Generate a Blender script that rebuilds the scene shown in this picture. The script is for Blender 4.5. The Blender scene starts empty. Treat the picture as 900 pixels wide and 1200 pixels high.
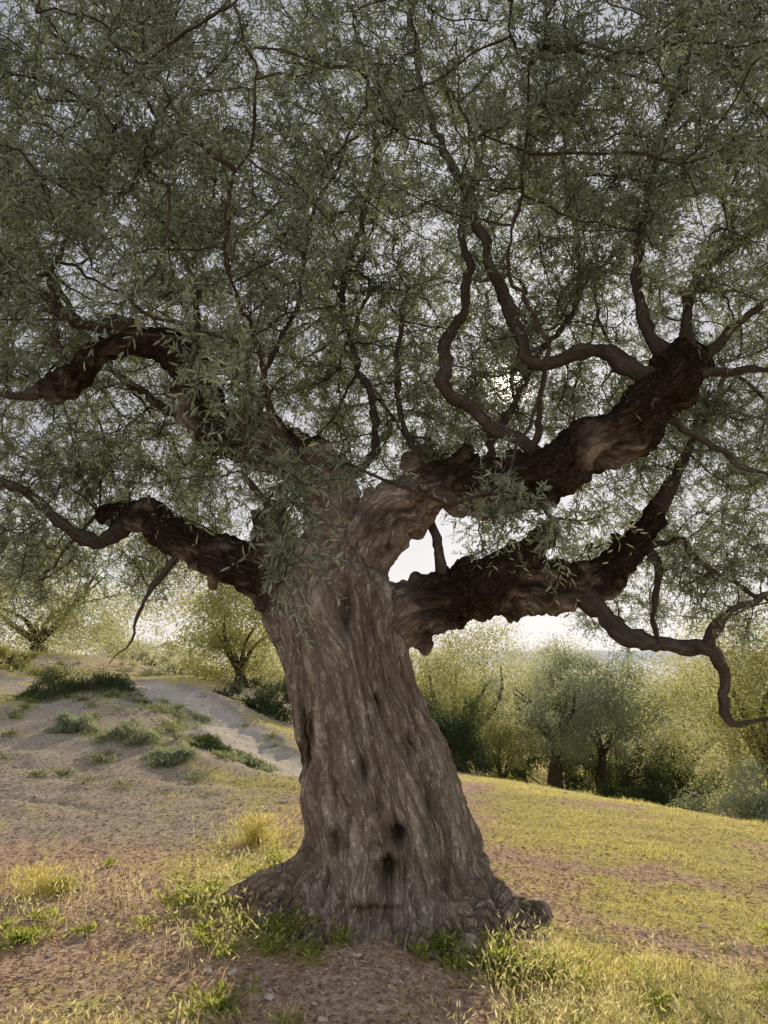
import bpy, math, random
import numpy as np
from mathutils import Vector
rng = np.random.default_rng(11)
S = bpy.context.scene
COL = S.collection

# ------------------------------------------------------------------ noise
def _h(ix, iy, iz, seed):
    h = (ix.astype(np.uint32)*np.uint32(374761393) + iy.astype(np.uint32)*np.uint32(668265263)
         + iz.astype(np.uint32)*np.uint32(2147483647) + np.uint32(seed*1274126177 & 0xffffffff))
    h = (h ^ (h >> np.uint32(13))) * np.uint32(1274126177)
    h = (h ^ (h >> np.uint32(16))) * np.uint32(2246822519)
    h = h ^ (h >> np.uint32(15))
    return h.astype(np.float64)/4294967295.0
def vnoise(p, seed=0):
    p = np.asarray(p, float); f = np.floor(p); t = p-f; i = f.astype(np.int64)
    t = t*t*t*(t*(t*6-15)+10); out = 0
    for dx in (0, 1):
        for dy in (0, 1):
            for dz in (0, 1):
                w = (t[:, 0] if dx else 1-t[:, 0])*(t[:, 1] if dy else 1-t[:, 1])*(t[:, 2] if dz else 1-t[:, 2])
                out = out + w*_h(i[:, 0]+dx, i[:, 1]+dy, i[:, 2]+dz, seed)
    return out*2-1
def fbm(p, o=3, seed=0):
    s = 0; a = 1; n = 0
    p = np.asarray(p, float)
    for k in range(o):
        s = s + a*vnoise(p*(2.03**k)+17.3*k, seed+k); n += a; a *= .5
    return s/n
def n2(x, y, sc, o=3, seed=0):
    x = np.asarray(x, float); y = np.asarray(y, float)
    sh = np.broadcast(x, y).shape
    P = np.stack([np.broadcast_to(x, sh).ravel()*sc, np.broadcast_to(y, sh).ravel()*sc, np.full(int(np.prod(sh)) if sh else 1, .37)], 1)
    return fbm(P, o, seed).reshape(sh)
def ss(a, b, x):
    t = np.clip((np.asarray(x, float)-a)/(b-a), 0, 1); return t*t*(3-2*t)
def nrm(v): return v/np.maximum(np.linalg.norm(v, axis=-1, keepdims=True), 1e-9)

# ------------------------------------------------------------------ camera
TH = math.radians(10.6); CZ = 1.55; FP = 906.0
cam = bpy.data.cameras.new('camera'); co = bpy.data.objects.new('camera', cam); COL.objects.link(co)
co.location = (0, 0, CZ); co.rotation_euler = (math.pi/2+TH, 0, 0)
cam.sensor_fit = 'VERTICAL'; cam.sensor_height = 36; cam.lens = FP/1200*36; cam.clip_end = 60000; cam.clip_start = .05
S.camera = co
def at(px, py, Y):
    a = (px-450)/FP; b = (600-py)/FP
    d = np.array([a, math.cos(TH)-b*math.sin(TH), math.sin(TH)+b*math.cos(TH)]); s = Y/d[1]
    return d*s+np.array([0, 0, CZ]), s/FP
def proj(P):
    x, y, z = P[:, 0], P[:, 1], P[:, 2]-CZ; dpt = y*math.cos(TH)+z*math.sin(TH); v = -y*math.sin(TH)+z*math.cos(TH)
    return 450+FP*x/dpt, 600-FP*v/dpt

# ------------------------------------------------------------------ mesh helpers
def mk(name, V, faces, mat, parent=None, smooth=True, attrs=None):
    """faces: list of (M,k) int arrays"""
    me = bpy.data.meshes.new(name); V = np.asarray(V, np.float32)
    me.vertices.add(len(V)); me.vertices.foreach_set('co', V.ravel())
    faces = [np.asarray(f, np.int32) for f in faces if len(f)]
    idx = np.concatenate([f.ravel() for f in faces]); tot = np.concatenate([np.full(len(f), f.shape[1], np.int32) for f in faces])
    st = np.concatenate([[0], np.cumsum(tot)[:-1]]).astype(np.int32)
    me.loops.add(len(idx)); me.loops.foreach_set('vertex_index', idx)
    me.polygons.add(len(tot)); me.polygons.foreach_set('loop_start', st); me.polygons.foreach_set('loop_total', tot)
    me.polygons.foreach_set('use_smooth', np.full(len(tot), smooth))
    for k, a in (attrs or {}).items():
        a = np.asarray(a, np.float32)
        if a.ndim == 1:
            at_ = me.attributes.new(k, 'FLOAT', 'POINT'); at_.data.foreach_set('value', a)
        else:
            at_ = me.attributes.new(k, 'FLOAT_VECTOR', 'POINT'); at_.data.foreach_set('vector', a.ravel())
    me.update(calc_edges=True)
    me.materials.append(mat)
    o = bpy.data.objects.new(name, me); COL.objects.link(o)
    if parent: o.parent = parent
    return o
def empty(name, loc, label, cat, group=None):
    o = bpy.data.objects.new(name, None); COL.objects.link(o); o.location = loc
    o['label'] = label; o['category'] = cat
    if group: o['group'] = group
    return o
def resample(P, R, step):
    P = np.asarray(P, float); R = np.asarray(R, float); n = len(P); out = []; ro = []
    Pe = np.vstack([2*P[0]-P[1], P, 2*P[-1]-P[-2]]); Re = np.concatenate([[R[0]], R, [R[-1]]])
    for i in range(n-1):
        L = np.linalg.norm(P[i+1]-P[i]); m = max(2, int(L/step))
        for t in np.arange(m)/m:
            a, b, c, d = Pe[i], Pe[i+1], Pe[i+2], Pe[i+3]
            out.append(.5*((2*b)+(-a+c)*t+(2*a-5*b+4*c-d)*t*t+(-a+3*b-3*c+d)*t**3))
            ro.append(Re[i+1]*(1-t)+Re[i+2]*t)
    out.append(P[-1]); ro.append(R[-1]); return np.array(out), np.array(ro)
def frames(P):
    T = nrm(np.gradient(P, axis=0)); N = np.zeros_like(T)
    u = np.array([0, 0, 1.]) if abs(T[0][2]) < .8 else np.array([0, -1., 0])
    for i in range(len(P)):
        u = u-T[i]*np.dot(u, T[i]); u = u/max(np.linalg.norm(u), 1e-9); N[i] = u
    return T, N, np.cross(T, N)
class Buf:
    def __init__(s): s.V = []; s.Q = []; s.T = []; s.n = 0; s.A = []
    def tube(s, P, R, k=8, cap=True, wob=0, seed=0):
        P = np.asarray(P, float); R = np.asarray(R, float); T, N, B = frames(P); m = len(P)
        ang = np.arange(k)/k*2*math.pi
        D = N[:, None]*np.cos(ang)[None, :, None]+B[:, None]*np.sin(ang)[None, :, None]
        rr = np.repeat(R[:, None], k, 1)
        V = P[:, None]+D*rr[..., None]
        if wob:
            w = fbm(V.reshape(-1, 3)*14+seed*3.1, 3, 5).reshape(m, k); V = P[:, None]+D*(rr*(1+wob*w))[..., None]
        arc = np.concatenate([[0], np.cumsum(np.linalg.norm(np.diff(P, axis=0), axis=1))])
        s.A.append(np.concatenate([(rr*np.cos(ang))[..., None], (rr*np.sin(ang))[..., None], np.repeat(arc[:, None], k, 1)[..., None]], 2).reshape(-1, 3)+seed*1.7)
        i = np.arange(m-1)[:, None]*k; j = np.arange(k)[None]; j2 = (j+1) % k
        q = np.stack([i+j, i+j2, i+k+j2, i+k+j], -1).reshape(-1, 4)+s.n
        V = V.reshape(-1, 3); s.Q.append(q)
        if cap:
            V = np.vstack([V, P[0], P[-1]]); c0 = s.n+m*k; c1 = c0+1
            s.A.append(np.array([[0, 0, 0], [0, 0, arc[-1]]])+seed*1.7)
            jj = np.arange(k); s.T.append(np.stack([np.full(k, c0), s.n+(jj+1) % k, s.n+jj], 1))
            s.T.append(np.stack([np.full(k, c1), s.n+(m-1)*k+jj, s.n+(m-1)*k+(jj+1) % k], 1))
        s.V.append(V); s.n += len(V)
    def ball(s, c, r, ax):
        t = np.linspace(-.985, .985, 9); P = np.asarray(c)+nrm(np.asarray(ax, float))*(t*r)[:, None]; s.tube(P, r*np.sqrt(1-t*t), 12)
    def build(s, name, mat, parent=None):
        return mk(name, np.vstack(s.V), [np.vstack(s.Q)]+([np.vstack(s.T)] if s.T else []), mat, parent, attrs={'bc': np.vstack(s.A)})
def leaf_mesh(name, base, d, n, L, W, tint, mat, parent=None):
    d = nrm(d); side = nrm(np.cross(d, n)); up = np.cross(side, d); L = L[:, None]; W = W[:, None]
    V = np.stack([base, base+d*L*.28+side*W*.46+up*W*.12, base+d*L*.68+side*W*.42+up*W*.1-up*L*.02,
                  base+d*L-up*L*.09, base+d*L*.68-side*W*.42+up*W*.1-up*L*.02, base+d*L*.28-side*W*.46+up*W*.12], 1)
    k = np.arange(len(base))[:, None]*6
    q = np.vstack([k+np.array([[0, 1, 2, 3]]), k+np.array([[0, 3, 4, 5]])])
    return mk(name, V.reshape(-1, 3), [q], mat, parent, smooth=False, attrs={'tint': np.repeat(tint, 6)})

# ------------------------------------------------------------------ materials
def newmat(name):
    m = bpy.data.materials.new(name); m.use_nodes = True; t = m.node_tree; t.nodes.clear()
    o = t.nodes.new('ShaderNodeOutputMaterial'); return m, t, o
def N(t, kind, **kw):
    n = t.nodes.new(kind)
    for k, v in kw.items():
        if k in n.inputs: n.inputs[k].default_value = v
        else: setattr(n, k, v)
    return n
def ramp(t, fac, stops):
    r = t.nodes.new('ShaderNodeValToRGB'); e = r.color_ramp.elements
    while len(e) < len(stops): e.new(.5)
    for i, (p, c) in enumerate(stops): e[i].position = p; e[i].color = (*c, 1)
    t.links.new(fac, r.inputs[0]); return r.outputs[0]
def mix(t, f, a, b, mode='MIX'):
    m = t.nodes.new('ShaderNodeMix'); m.data_type = 'RGBA'; m.blend_type = mode
    for s, v in ((m.inputs[0], f), (m.inputs[6], a), (m.inputs[7], b)):
        if isinstance(v, (int, float)): s.default_value = v
        elif isinstance(v, tuple): s.default_value = (*v, 1)
        else: t.links.new(v, s)
    return m.outputs[2]
def math_(t, op, a, b=0.):
    m = t.nodes.new('ShaderNodeMath'); m.operation = op
    for s, v in ((m.inputs[0], a), (m.inputs[1], b)):
        if isinstance(v, (int, float)): s.default_value = v
        else: t.links.new(v, s)
    return m.outputs[0]
def attr(t, name, out='Fac'):
    a = t.nodes.new('ShaderNodeAttribute'); a.attribute_name = name; return a.outputs[out]
def leafmat(name, stops, under, trans, tf=.4, gloss=False):
    m, t, o = newmat(name)
    c = ramp(t, attr(t, 'tint'), stops)
    tr = t.nodes.new('ShaderNodeBsdfTranslucent'); t.links.new(mix(t, .7, c, trans), tr.inputs[0])
    p = t.nodes.new('ShaderNodeBsdfDiffuse')
    if gloss:
        g = t.nodes.new('ShaderNodeNewGeometry')
        t.links.new(mix(t, g.outputs['Backfacing'], c, mix(t, .6, c, under)), p.inputs[0])
    else: t.links.new(c, p.inputs[0])
    ms = t.nodes.new('ShaderNodeMixShader'); ms.inputs[0].default_value = tf
    t.links.new(p.outputs[0], ms.inputs[1]); t.links.new(tr.outputs[0], ms.inputs[2]); t.links.new(ms.outputs[0], o.inputs[0]); return m
M_leaf = leafmat('olive_leaf', [(0, (.055, .078, .055)), (.5, (.125, .158, .115)), (.85, (.27, .31, .23)), (1, (.46, .47, .25))], (.39, .43, .39), (.38, .44, .17), .36, True)
M_yel = leafmat('sunlit_olive_leaf', [(0, (.14, .17, .06)), (.6, (.27, .29, .11)), (1, (.42, .40, .18))], (.28, .28, .15), (.66, .62, .26), .52)  # backlit sun glow put into the leaf colour: yellower, more translucent
M_gry = leafmat('grey_olive_leaf', [(0, (.14, .17, .115)), (.6, (.25, .29, .20)), (1, (.40, .43, .29))], (.28, .32, .22), (.52, .55, .31), .46)
M_haz = leafmat('hazy_olive_leaf', [(0, (.34, .36, .24)), (.6, (.46, .47, .31)), (1, (.58, .56, .38))], (.28, .32, .22), (.74, .72, .46), .5)  # distance haze put into the leaf colour: paler, less saturated
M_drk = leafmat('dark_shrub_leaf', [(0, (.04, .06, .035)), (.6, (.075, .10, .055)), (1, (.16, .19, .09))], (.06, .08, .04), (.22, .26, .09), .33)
M_grass = leafmat('grass_blade', [(0, (.16, .21, .05)), (.45, (.38, .37, .12)), (1, (.76, .65, .34))], (.22, .24, .08), (.86, .77, .27), .58)
M_weed = leafmat('weed_leaf', [(0, (.09, .14, .035)), (.5, (.20, .26, .07)), (1, (.48, .47, .16))], (.22, .24, .08), (.66, .68, .16), .55)
M_low = leafmat('slope_weed_leaf', [(0, (.10, .13, .06)), (.5, (.18, .21, .10)), (1, (.34, .34, .18))], (.22, .24, .08), (.38, .40, .15), .38)
M_dry = leafmat('seed_grass', [(0, (.38, .36, .15)), (.6, (.60, .53, .28)), (1, (.78, .70, .46))], (.45, .4, .2), (.88, .80, .40), .58)
M_litter = leafmat('dry_leaf', [(0, (.18, .115, .075)), (.6, (.42, .29, .20)), (1, (.68, .54, .40))], (.3, .24, .17), (.3, .2, .1), .1)

def barkmat(name, big=True):
    m, t, o = newmat(name)
    v = attr(t, 'bc', 'Vector')
    def no(sc, detail, stretch, dist=0):
        mp = t.nodes.new('ShaderNodeMapping'); mp.inputs['Scale'].default_value = (1, 1, stretch); t.links.new(v, mp.inputs[0])
        n = N(t, 'ShaderNodeTexNoise', Scale=sc, Detail=detail, Roughness=.66, Distortion=dist); t.links.new(mp.outputs[0], n.inputs[0]); return n.outputs[0]
    a = no(17, 6, .17, .45); b = no(60, 4, .24, .6); c = no(3.5, 5, .5, .4); e = no(26, 5, 1., .3)
    ra = math_(t, 'MINIMUM', math_(t, 'MULTIPLY', math_(t, 'ABSOLUTE', math_(t, 'SUBTRACT', a, .5)), 15.), 1.)
    rb = math_(t, 'MINIMUM', math_(t, 'MULTIPLY', math_(t, 'ABSOLUTE', math_(t, 'SUBTRACT', b, .5)), 9.), 1.)
    light = ramp(t, c, [(.3, (.44, .35, .27)), (.5, (.60, .515, .43)), (.68, (.76, .71, .63))])
    col = mix(t, math_(t, 'MULTIPLY', math_(t, 'SUBTRACT', 1., ra), .68), light, (.14, .098, .072))
    col = mix(t, math_(t, 'MULTIPLY', math_(t, 'SUBTRACT', 1., rb), .52), col, (.19, .14, .105))
    col = mix(t, ramp(t, e, [(.42, (.45, .45, .45)), (.6, (0., 0., 0.))]), col, (.24, .185, .14))
    if big:
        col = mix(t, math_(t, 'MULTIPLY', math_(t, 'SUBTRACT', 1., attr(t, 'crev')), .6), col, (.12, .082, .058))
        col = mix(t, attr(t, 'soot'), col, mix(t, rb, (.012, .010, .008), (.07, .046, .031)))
    else:
        col = mix(t, .82, col, (.035, .027, .022))
    p = N(t, 'ShaderNodeBsdfDiffuse'); t.links.new(col, p.inputs[0])
    h = math_(t, 'ADD', math_(t, 'MULTIPLY', ra, .45), math_(t, 'ADD', math_(t, 'MULTIPLY', rb, .3), math_(t, 'MULTIPLY', e, .5)))
    bp = N(t, 'ShaderNodeBump', Strength=1., Distance=.020 if big else .007); t.links.new(h, bp.inputs['Height'])
    t.links.new(bp.outputs[0], p.inputs['Normal']); t.links.new(p.outputs[0], o.inputs[0]); return m
M_bark = barkmat('old_olive_bark'); M_tbark = barkmat('branch_bark', False)
def simple(name, col, var=.3, sc=8.):
    m, t, o = newmat(name); g = t.nodes.new('ShaderNodeNewGeometry')
    n = N(t, 'ShaderNodeTexNoise', Scale=sc, Detail=3.); t.links.new(g.outputs['Position'], n.inputs[0])
    c2 = tuple(min(1, x*(1+var)) for x in col); c1 = tuple(x*(1-var) for x in col)
    p = N(t, 'ShaderNodeBsdfDiffuse'); t.links.new(ramp(t, n.outputs[0], [(.3, c1), (.7, c2)]), p.inputs[0])
    t.links.new(p.outputs[0], o.inputs[0]); return m
M_twig = simple('twig_bark', (.075, .06, .046), .3, 12.)

def groundmat():
    m, t, o = newmat('earth_and_grass')
    g = t.nodes.new('ShaderNodeNewGeometry'); pos = g.outputs['Position']
    def no(sc, d=4, r=.6):
        n = N(t, 'ShaderNodeTexNoise', Scale=sc, Detail=d, Roughness=r); t.links.new(pos, n.inputs[0]); return n.outputs[0]
    a = no(3.2, 5); b = no(26, 5, .72); c = no(120, 2, .7)
    red = ramp(t, b, [(.32, (.36, .22, .15)), (.5, (.70, .50, .37)), (.68, (.92, .76, .61))])
    gry = ramp(t, b, [(.32, (.32, .26, .20)), (.5, (.56, .475, .38)), (.7, (.78, .69, .57))])
    grs = ramp(t, b, [(.32, (.34, .31, .09)), (.5, (.70, .61, .22)), (.68, (.95, .84, .42))])
    sep = t.nodes.new('ShaderNodeSeparateXYZ'); t.links.new(attr(t, 'mask', 'Vector'), sep.inputs[0])
    def soft(x, amt=1.0):
        s = math_(t, 'ADD', x, math_(t, 'MULTIPLY', math_(t, 'SUBTRACT', a, .5), amt))
        s = math_(t, 'ADD', s, math_(t, 'MULTIPLY', math_(t, 'SUBTRACT', b, .5), amt*1.1))
        mr = N(t, 'ShaderNodeMapRange', interpolation_type='SMOOTHSTEP'); mr.inputs[1].default_value = .3; mr.inputs[2].default_value = .7
        t.links.new(s, mr.inputs[0]); return mr.outputs[0]
    col = mix(t, soft(sep.outputs[1], .5), red, gry)
    col = mix(t, math_(t, 'MULTIPLY', soft(sep.outputs[0], 1.2), .88), col, grs)
    col = mix(t, math_(t, 'MULTIPLY', soft(sep.outputs[2], .6), .9), col, mix(t, b, (.62, .54, .45), (.92, .84, .73)))
    col = mix(t, math_(t, 'MULTIPLY', c, .65), col, mix(t, 1., col, (.40, .36, .33), 'MULTIPLY'))
    p = N(t, 'ShaderNodeBsdfDiffuse')
    t.links.new(col, p.inputs[0])
    h = math_(t, 'ADD', math_(t, 'MULTIPLY', b, .7), math_(t, 'MULTIPLY', c, .3))
    bp = N(t, 'ShaderNodeBump', Strength=.8, Distance=.03); t.links.new(h, bp.inputs['Height'])
    t.links.new(bp.outputs[0], p.inputs['Normal']); t.links.new(p.outputs[0], o.inputs[0]); return m
M_ground = groundmat()
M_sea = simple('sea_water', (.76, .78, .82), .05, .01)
M_hill = simple('hazy_hill', (.60, .63, .68), .1, .005)  # pale blue of distance haze put into the hill colour
M_stone = simple('pale_stone', (.60, .53, .45), .3, 20.)

# ------------------------------------------------------------------ terrain
def pathd(x, y):   # distance to the dirt path over the mound
    P = np.array([[-6.4, 19], [-4.7, 15.8], [-3.6, 14.4], [-2.3, 12.7], [-1.3, 11.2]]); D = np.full(np.shape(x), 1e9)
    for a, b in zip(P[:-1], P[1:]):
        ab = b-a; t = np.clip(((x-a[0])*ab[0]+(y-a[1])*ab[1])/(ab@ab), 0, 1)
        D = np.minimum(D, np.hypot(x-a[0]-t*ab[0], y-a[1]-t*ab[1]))
    return (D+.18*n2(x, y, 1.7, 2, 44))*.85
def H(x, y):
    x = np.asarray(x, float); y = np.asarray(y, float)
    z = 1.0*ss(.3, 5.0, -x)*ss(6, 15.5, y)*(1-.5*ss(22, 50, y))
    z = z+.7*ss(6.5, 11, -x)*ss(13, 20, y)
    z = z-.065*np.clip(x, 0, 60)*(1-ss(20, 60, x))
    Yc = 11.5-.8*np.clip(x, -2, 5.5); d = np.clip(y-Yc, 0, 22)
    z = z-.17*d*d/(d+2.5)*np.maximum(ss(-3., .8, x), .6*ss(25, 60, y))
    r = np.sqrt(x*x+y*y); z = z-.06*np.clip(r-40, 0, 700)
    z = z+.11*np.exp(-((x+.05)**2+(y-5.0)**2)/1.1)
    pd = pathd(x, y); z = z-.14*ss(.8, .45, pd)+.05*np.exp(-((pd-1.05)/.35)**2)
    ml = ss(-.8, -2, x)*ss(6.5, 9, y)
    z = z+ml*(.08*n2(x, y, .6, 3, 13)+.04*n2(x, y, 2.2, 4, 14)-.04*ss(.1, 0, np.abs(n2(x, y, .9, 2, 15))))
    z = z+.04*n2(x, y, .7, 3, 3)+.018*n2(x, y, 4., 3, 9)*(r < 30)+.5*n2(x, y, .08, 2, 4)*ss(20, 50, r)
    return z
def grassmask(x, y):
    g = .34+.85*n2(x, y, .8, 4, 21)
    g = g+.48*ss(.6, 1.8, x)*ss(3, 4, y)                   # right side
    g = g+.30*np.exp(-(((x-1.2)/.7)**2+((y-3.7)/.5)**2))    # bottom right
    g = g+.35*np.exp(-(((x+.95)/.35)**2+((y-5.1)/.7)**2))+.2*np.exp(-(((x+2.1)/.5)**2+((y-5.6)/.8)**2))
    g = g-.7*np.exp(-((x+.15)/.55)**2)*ss(4.8, 4.1, y)
    g = g-.22*ss(-.5, -1, x)*ss(6, 5, y)
    g = g-.28*ss(-.8, -2, x)*ss(6.2, 7.5, y)*ss(19, 15, y)
    g = g+.50*ss(.1, .4, n2(x, y, .62, 3, 25))*ss(-.8, -2, x)*ss(8.2, 10, y)
    g = g-.8*ss(.9, .4, pathd(x, y))+.45*np.exp(-((pathd(x, y)-1.3)/.45)**2)
    g = g-.48*np.exp(-(((y-7.0+.25*x)/.4)**2))*ss(.5, 1.2, x)-.42*np.exp(-(((y-5.2+.15*x)/.28)**2))*ss(.8, 1.3, x)
    return np.clip(g, 0, 1)
def greymask(x, y):
    return np.clip(ss(-.3, -1.6, x)*ss(6., 7.6, y)+.9*ss(.9, .4, pathd(x, y))+.25*n2(x, y, .5, 2, 8), 0, 1)
def axis(lo, mid, hi, flo, fhi, s1, s2, far, g=1.13):
    c = list(np.arange(flo, fhi, s1)); a = fhi
    while a < hi: c.append(a); a += s2
    st = s2
    while a < far: c.append(a); a += st; st *= g
    b = flo-s2
    while b > lo: c.append(b); b -= s2
    st = s2
    while b > -far: c.append(b); b -= st; st *= g
    return np.array(sorted(c))
ax = axis(-9, 0, 9, -4, 4, .05, .11, 3000); ay = axis(1, 0, 20, 2.6, 8.5, .05, .11, 3000)
X, Y = np.meshgrid(ax, ay); Z = H(X, Y); nx, ny = len(ax), len(ay)
V = np.stack([X, Y, Z], -1).reshape(-1, 3)
mask = np.stack([grassmask(X, Y), greymask(X, Y), ss(.95, .4, pathd(X, Y))], -1).reshape(-1, 3)
i = np.arange(ny-1)[:, None]*nx+np.arange(nx-1)[None]; Q = np.stack([i, i+1, i+nx+1, i+nx], -1).reshape(-1, 4)
cxy = V[Q].mean(1); onp = pathd(cxy[:, 0], cxy[:, 1]) < .62
g = mk('ground', V, [Q[~onp]], M_ground, attrs={'mask': mask}); g['kind'] = 'structure'
used, inv = np.unique(Q[onp], return_inverse=True)
g = mk('path', V[used], [inv.reshape(-1, 4)], M_ground, attrs={'mask': mask[used]}); g['kind'] = 'structure'
aa = np.array([-40000, -9000, -2500, 0, 2500, 9000, 40000.]); X2, Y2 = np.meshgrid(aa, aa+30000)
i = np.arange(6)[:, None]*7+np.arange(6)[None]
g = mk('sea', np.stack([X2, Y2, np.full_like(X2, -30)], -1).reshape(-1, 3), [np.stack([i, i+1, i+8, i+7], -1).reshape(-1, 4)], M_sea); g['kind'] = 'structure'
xs = np.linspace(-9000, 9000, 200); prof = 60+60*n2(xs, xs*0, .0006, 4, 6)+40*ss(-1000, -6000, xs)
Vh = []
for k, (yy, f) in enumerate(((5200, 0), (5900, .7), (6600, 1), (8500, 0))): Vh.append(np.stack([xs, np.full_like(xs, yy)+200*n2(xs, xs*0+k, .001, 2, 2), -32+f*prof], 1))
i = np.arange(3)[:, None]*200+np.arange(199)[None]
g = mk('hills', np.vstack(Vh), [np.stack([i, i+1, i+201, i+200], -1).reshape(-1, 4)], M_hill); g['kind'] = 'structure'

# ------------------------------------------------------------------ the old olive tree
def chain(pts, step=.05, rs=1.):
    P = []; R = []
    for px, py, Yd, r in pts:
        p, s = at(px, py, Yd); P.append(p); R.append(r*s*rs)
    return resample(P, R, step)
trunk = [(452, 1150, 5.05, 158), (453, 1100, 5.05, 142), (454, 1050, 5.05, 122), (453, 1000, 5.05, 105), (446, 950, 5.05, 95), (436, 900, 5.05, 87), (422, 850, 5.05, 79), (408, 800, 5.05, 75), (398, 750, 5.05, 74), (391, 712, 5.05, 75), (388, 680, 5.05, 66), (392, 640, 5.05, 46)]
limbs = [
 [(398, 700, 5.05, 44), (400, 650, 5.03, 37), (400, 605, 5.0, 32), (385, 562, 4.95, 29), (345, 532, 4.9, 28), (300, 517, 4.85, 26), (255, 503, 4.8, 25), (232, 472, 4.75, 24), (222, 435, 4.75, 22), (200, 410, 4.75, 22), (160, 403, 4.7, 16), (125, 410, 4.7, 15), (95, 435, 4.7, 20), (68, 452, 4.65, 21), (46, 448, 4.65, 11)],
 [(385, 765, 5.05, 55), (352, 712, 5.05, 42), (310, 670, 5.1, 32), (270, 650, 5.2, 26), (235, 640, 5.3, 24), (195, 618, 5.4, 22), (155, 607, 5.5, 19), (115, 602, 5.6, 11)],
 [(350, 725, 5.0, 36), (328, 665, 4.98, 30), (315, 625, 4.95, 23), (328, 592, 4.95, 11)],
 [(402, 710, 5.05, 46), (425, 645, 5.0, 38), (455, 598, 4.95, 32), (500, 573, 4.9, 28), (550, 566, 4.8, 28), (600, 566, 4.7, 30), (650, 550, 4.6, 29), (695, 527, 4.5, 29), (735, 497, 4.45, 29), (770, 462, 4.4, 26), (800, 430, 4.35, 29), (815, 405, 4.3, 19)],
 [(408, 780, 5.05, 56), (442, 732, 5.05, 42), (480, 708, 5.1, 36), (530, 696, 5.2, 32), (580, 690, 5.3, 31), (630, 690, 5.4, 30), (675, 682, 5.5, 26), (710, 662, 5.5, 22), (745, 637, 5.5, 18), (765, 607, 5.5, 13), (775, 580, 5.5, 9)],
 [(560, 700, 5.2, 26), (595, 668, 5.25, 22), (628, 642, 5.3, 16), (652, 618, 5.3, 7)],
]
limb_labels = ['upper left limb, bent, ending in a dark broken stub', 'lower left limb running out to a blunt stub', 'short knobbly stub above the lower left limb', 'thick upper right limb rising to a gnarled knob', 'lower right limb, long and level', 'short dark spur on top of the lower right limb']
chains = [(0, *chain(trunk))]+[(k+1, *chain(l)) for k, l in enumerate(limbs)]
tc = np.array([0.02, 5.05])
for k in range(21):
    a = k/21*2*math.pi+.12*math.sin(k*2.3); R1 = .82+.06*math.sin(k*2.9+1)-.08*max(0, math.cos(a))
    pts = []; rr = []; sc = .85+.25*math.sin(k*4.1+.5); ht = .9+.35*math.sin(k*5.3)
    for f, z, r in ((.26, 1.05*ht, .06), (.40, .68*ht, .09), (.54, .40, .10), (.70, .22, .09), (.86, .11, .08), (1.02, .04, .065), (1.18, -.02, .05), (1.34, -.10, .035)):
        ex = 1+.14*max(0, -math.cos(a-.35))*float(ss(.7, 1.2, f))
        aa_ = a+.30*math.sin(k*1.7+f*5); pts.append([tc[0]+math.cos(aa_)*R1*f*ex, tc[1]+math.sin(aa_)*R1*f*.85*ex, z+.025*math.sin(k+f*11)]); rr.append(r*sc)
    chains.append((0, *resample(pts, rr, .05)))
bb = Buf(); rk = np.random.default_rng(5)
for ci, (pid, P, R) in enumerate(chains):
    w = 1+.15*fbm(P*6+ci, 2, 31)*(ci > 0)
    P2 = P+.42*R[:, None]*np.stack([fbm(P*4+ci*7+q*11, 2, 40+q) for q in range(3)], 1)*(pid > 0)*ss(.2, .7, np.arange(len(P))*.05)[:, None]
    chains[ci] = (pid, P2, R*w)
    bb.tube(P2, R*w, 28 if ci == 0 else 16)
    if pid > 0:                                            # burls and broken spurs on the limbs
        for q in range(int(len(P2)/3.)):
            j = rk.integers(min(11, len(P2)-3), len(P2)-1); dd = nrm(rk.normal(0, 1, 3)); bb.ball(P2[j]+dd*R[j]*.7, R[j]*rk.uniform(.3, .55), rk.normal(0, 1, 3))
        for q in range(max(1, int(len(P2)/9))):
            j = rk.integers(min(12, len(P2)-4), len(P2)-2); dd = nrm(rk.normal(0, 1, 3)+np.array([0, -.2, .6])); l_ = R[j]*rk.uniform(1.4, 2.)
            bb.tube(np.array([P2[j], P2[j]+dd*l_*.6, P2[j]+dd*l_]), R[j]*np.array([.5, .35, .15]), 10)
for q in range(90):                                        # knots round the foot of the trunk
    a = rk.uniform(0, 6.28); z = rk.uniform(0, 1)**1.5*.45; r0 = .52+.30*(1-z/.45)**1.5
    bb.ball([tc[0]+math.cos(a)*r0, tc[1]+math.sin(a)*r0*.92, z-.03], rk.uniform(.03, .065), [rk.normal(0, .4), rk.normal(0, .4), 1])
tmp = bb.build('tmp', M_bark)
md = tmp.modifiers.new('r', 'REMESH'); md.mode = 'VOXEL'; md.voxel_size = .0115; md.adaptivity = 0
dg = bpy.context.evaluated_depsgraph_get(); ev = tmp.evaluated_get(dg); em = bpy.data.meshes.new_from_object(ev)
nv = len(em.vertices); V = np.empty(nv*3, np.float32); em.vertices.foreach_get('co', V); V = V.reshape(-1, 3).astype(float)
F = np.empty(len(em.loops), np.int32); em.loops.foreach_get('vertex_index', F)
F = F.reshape(-1, 4)
E = np.empty(len(em.edges)*2, np.int32); em.edges.foreach_get('vertices', E); E = E.reshape(-1, 2)
bpy.data.objects.remove(tmp)
deg = np.bincount(E.ravel(), minlength=nv)[:, None]
def lap(A, it, f=.5):
    for _ in range(it):
        s = np.zeros_like(A)
        for q in range(A.shape[1]): s[:, q] = np.bincount(E[:, 0], A[E[:, 1], q], nv)+np.bincount(E[:, 1], A[E[:, 0], q], nv)
        A = A+(s/deg-A)*f
    return A
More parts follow.
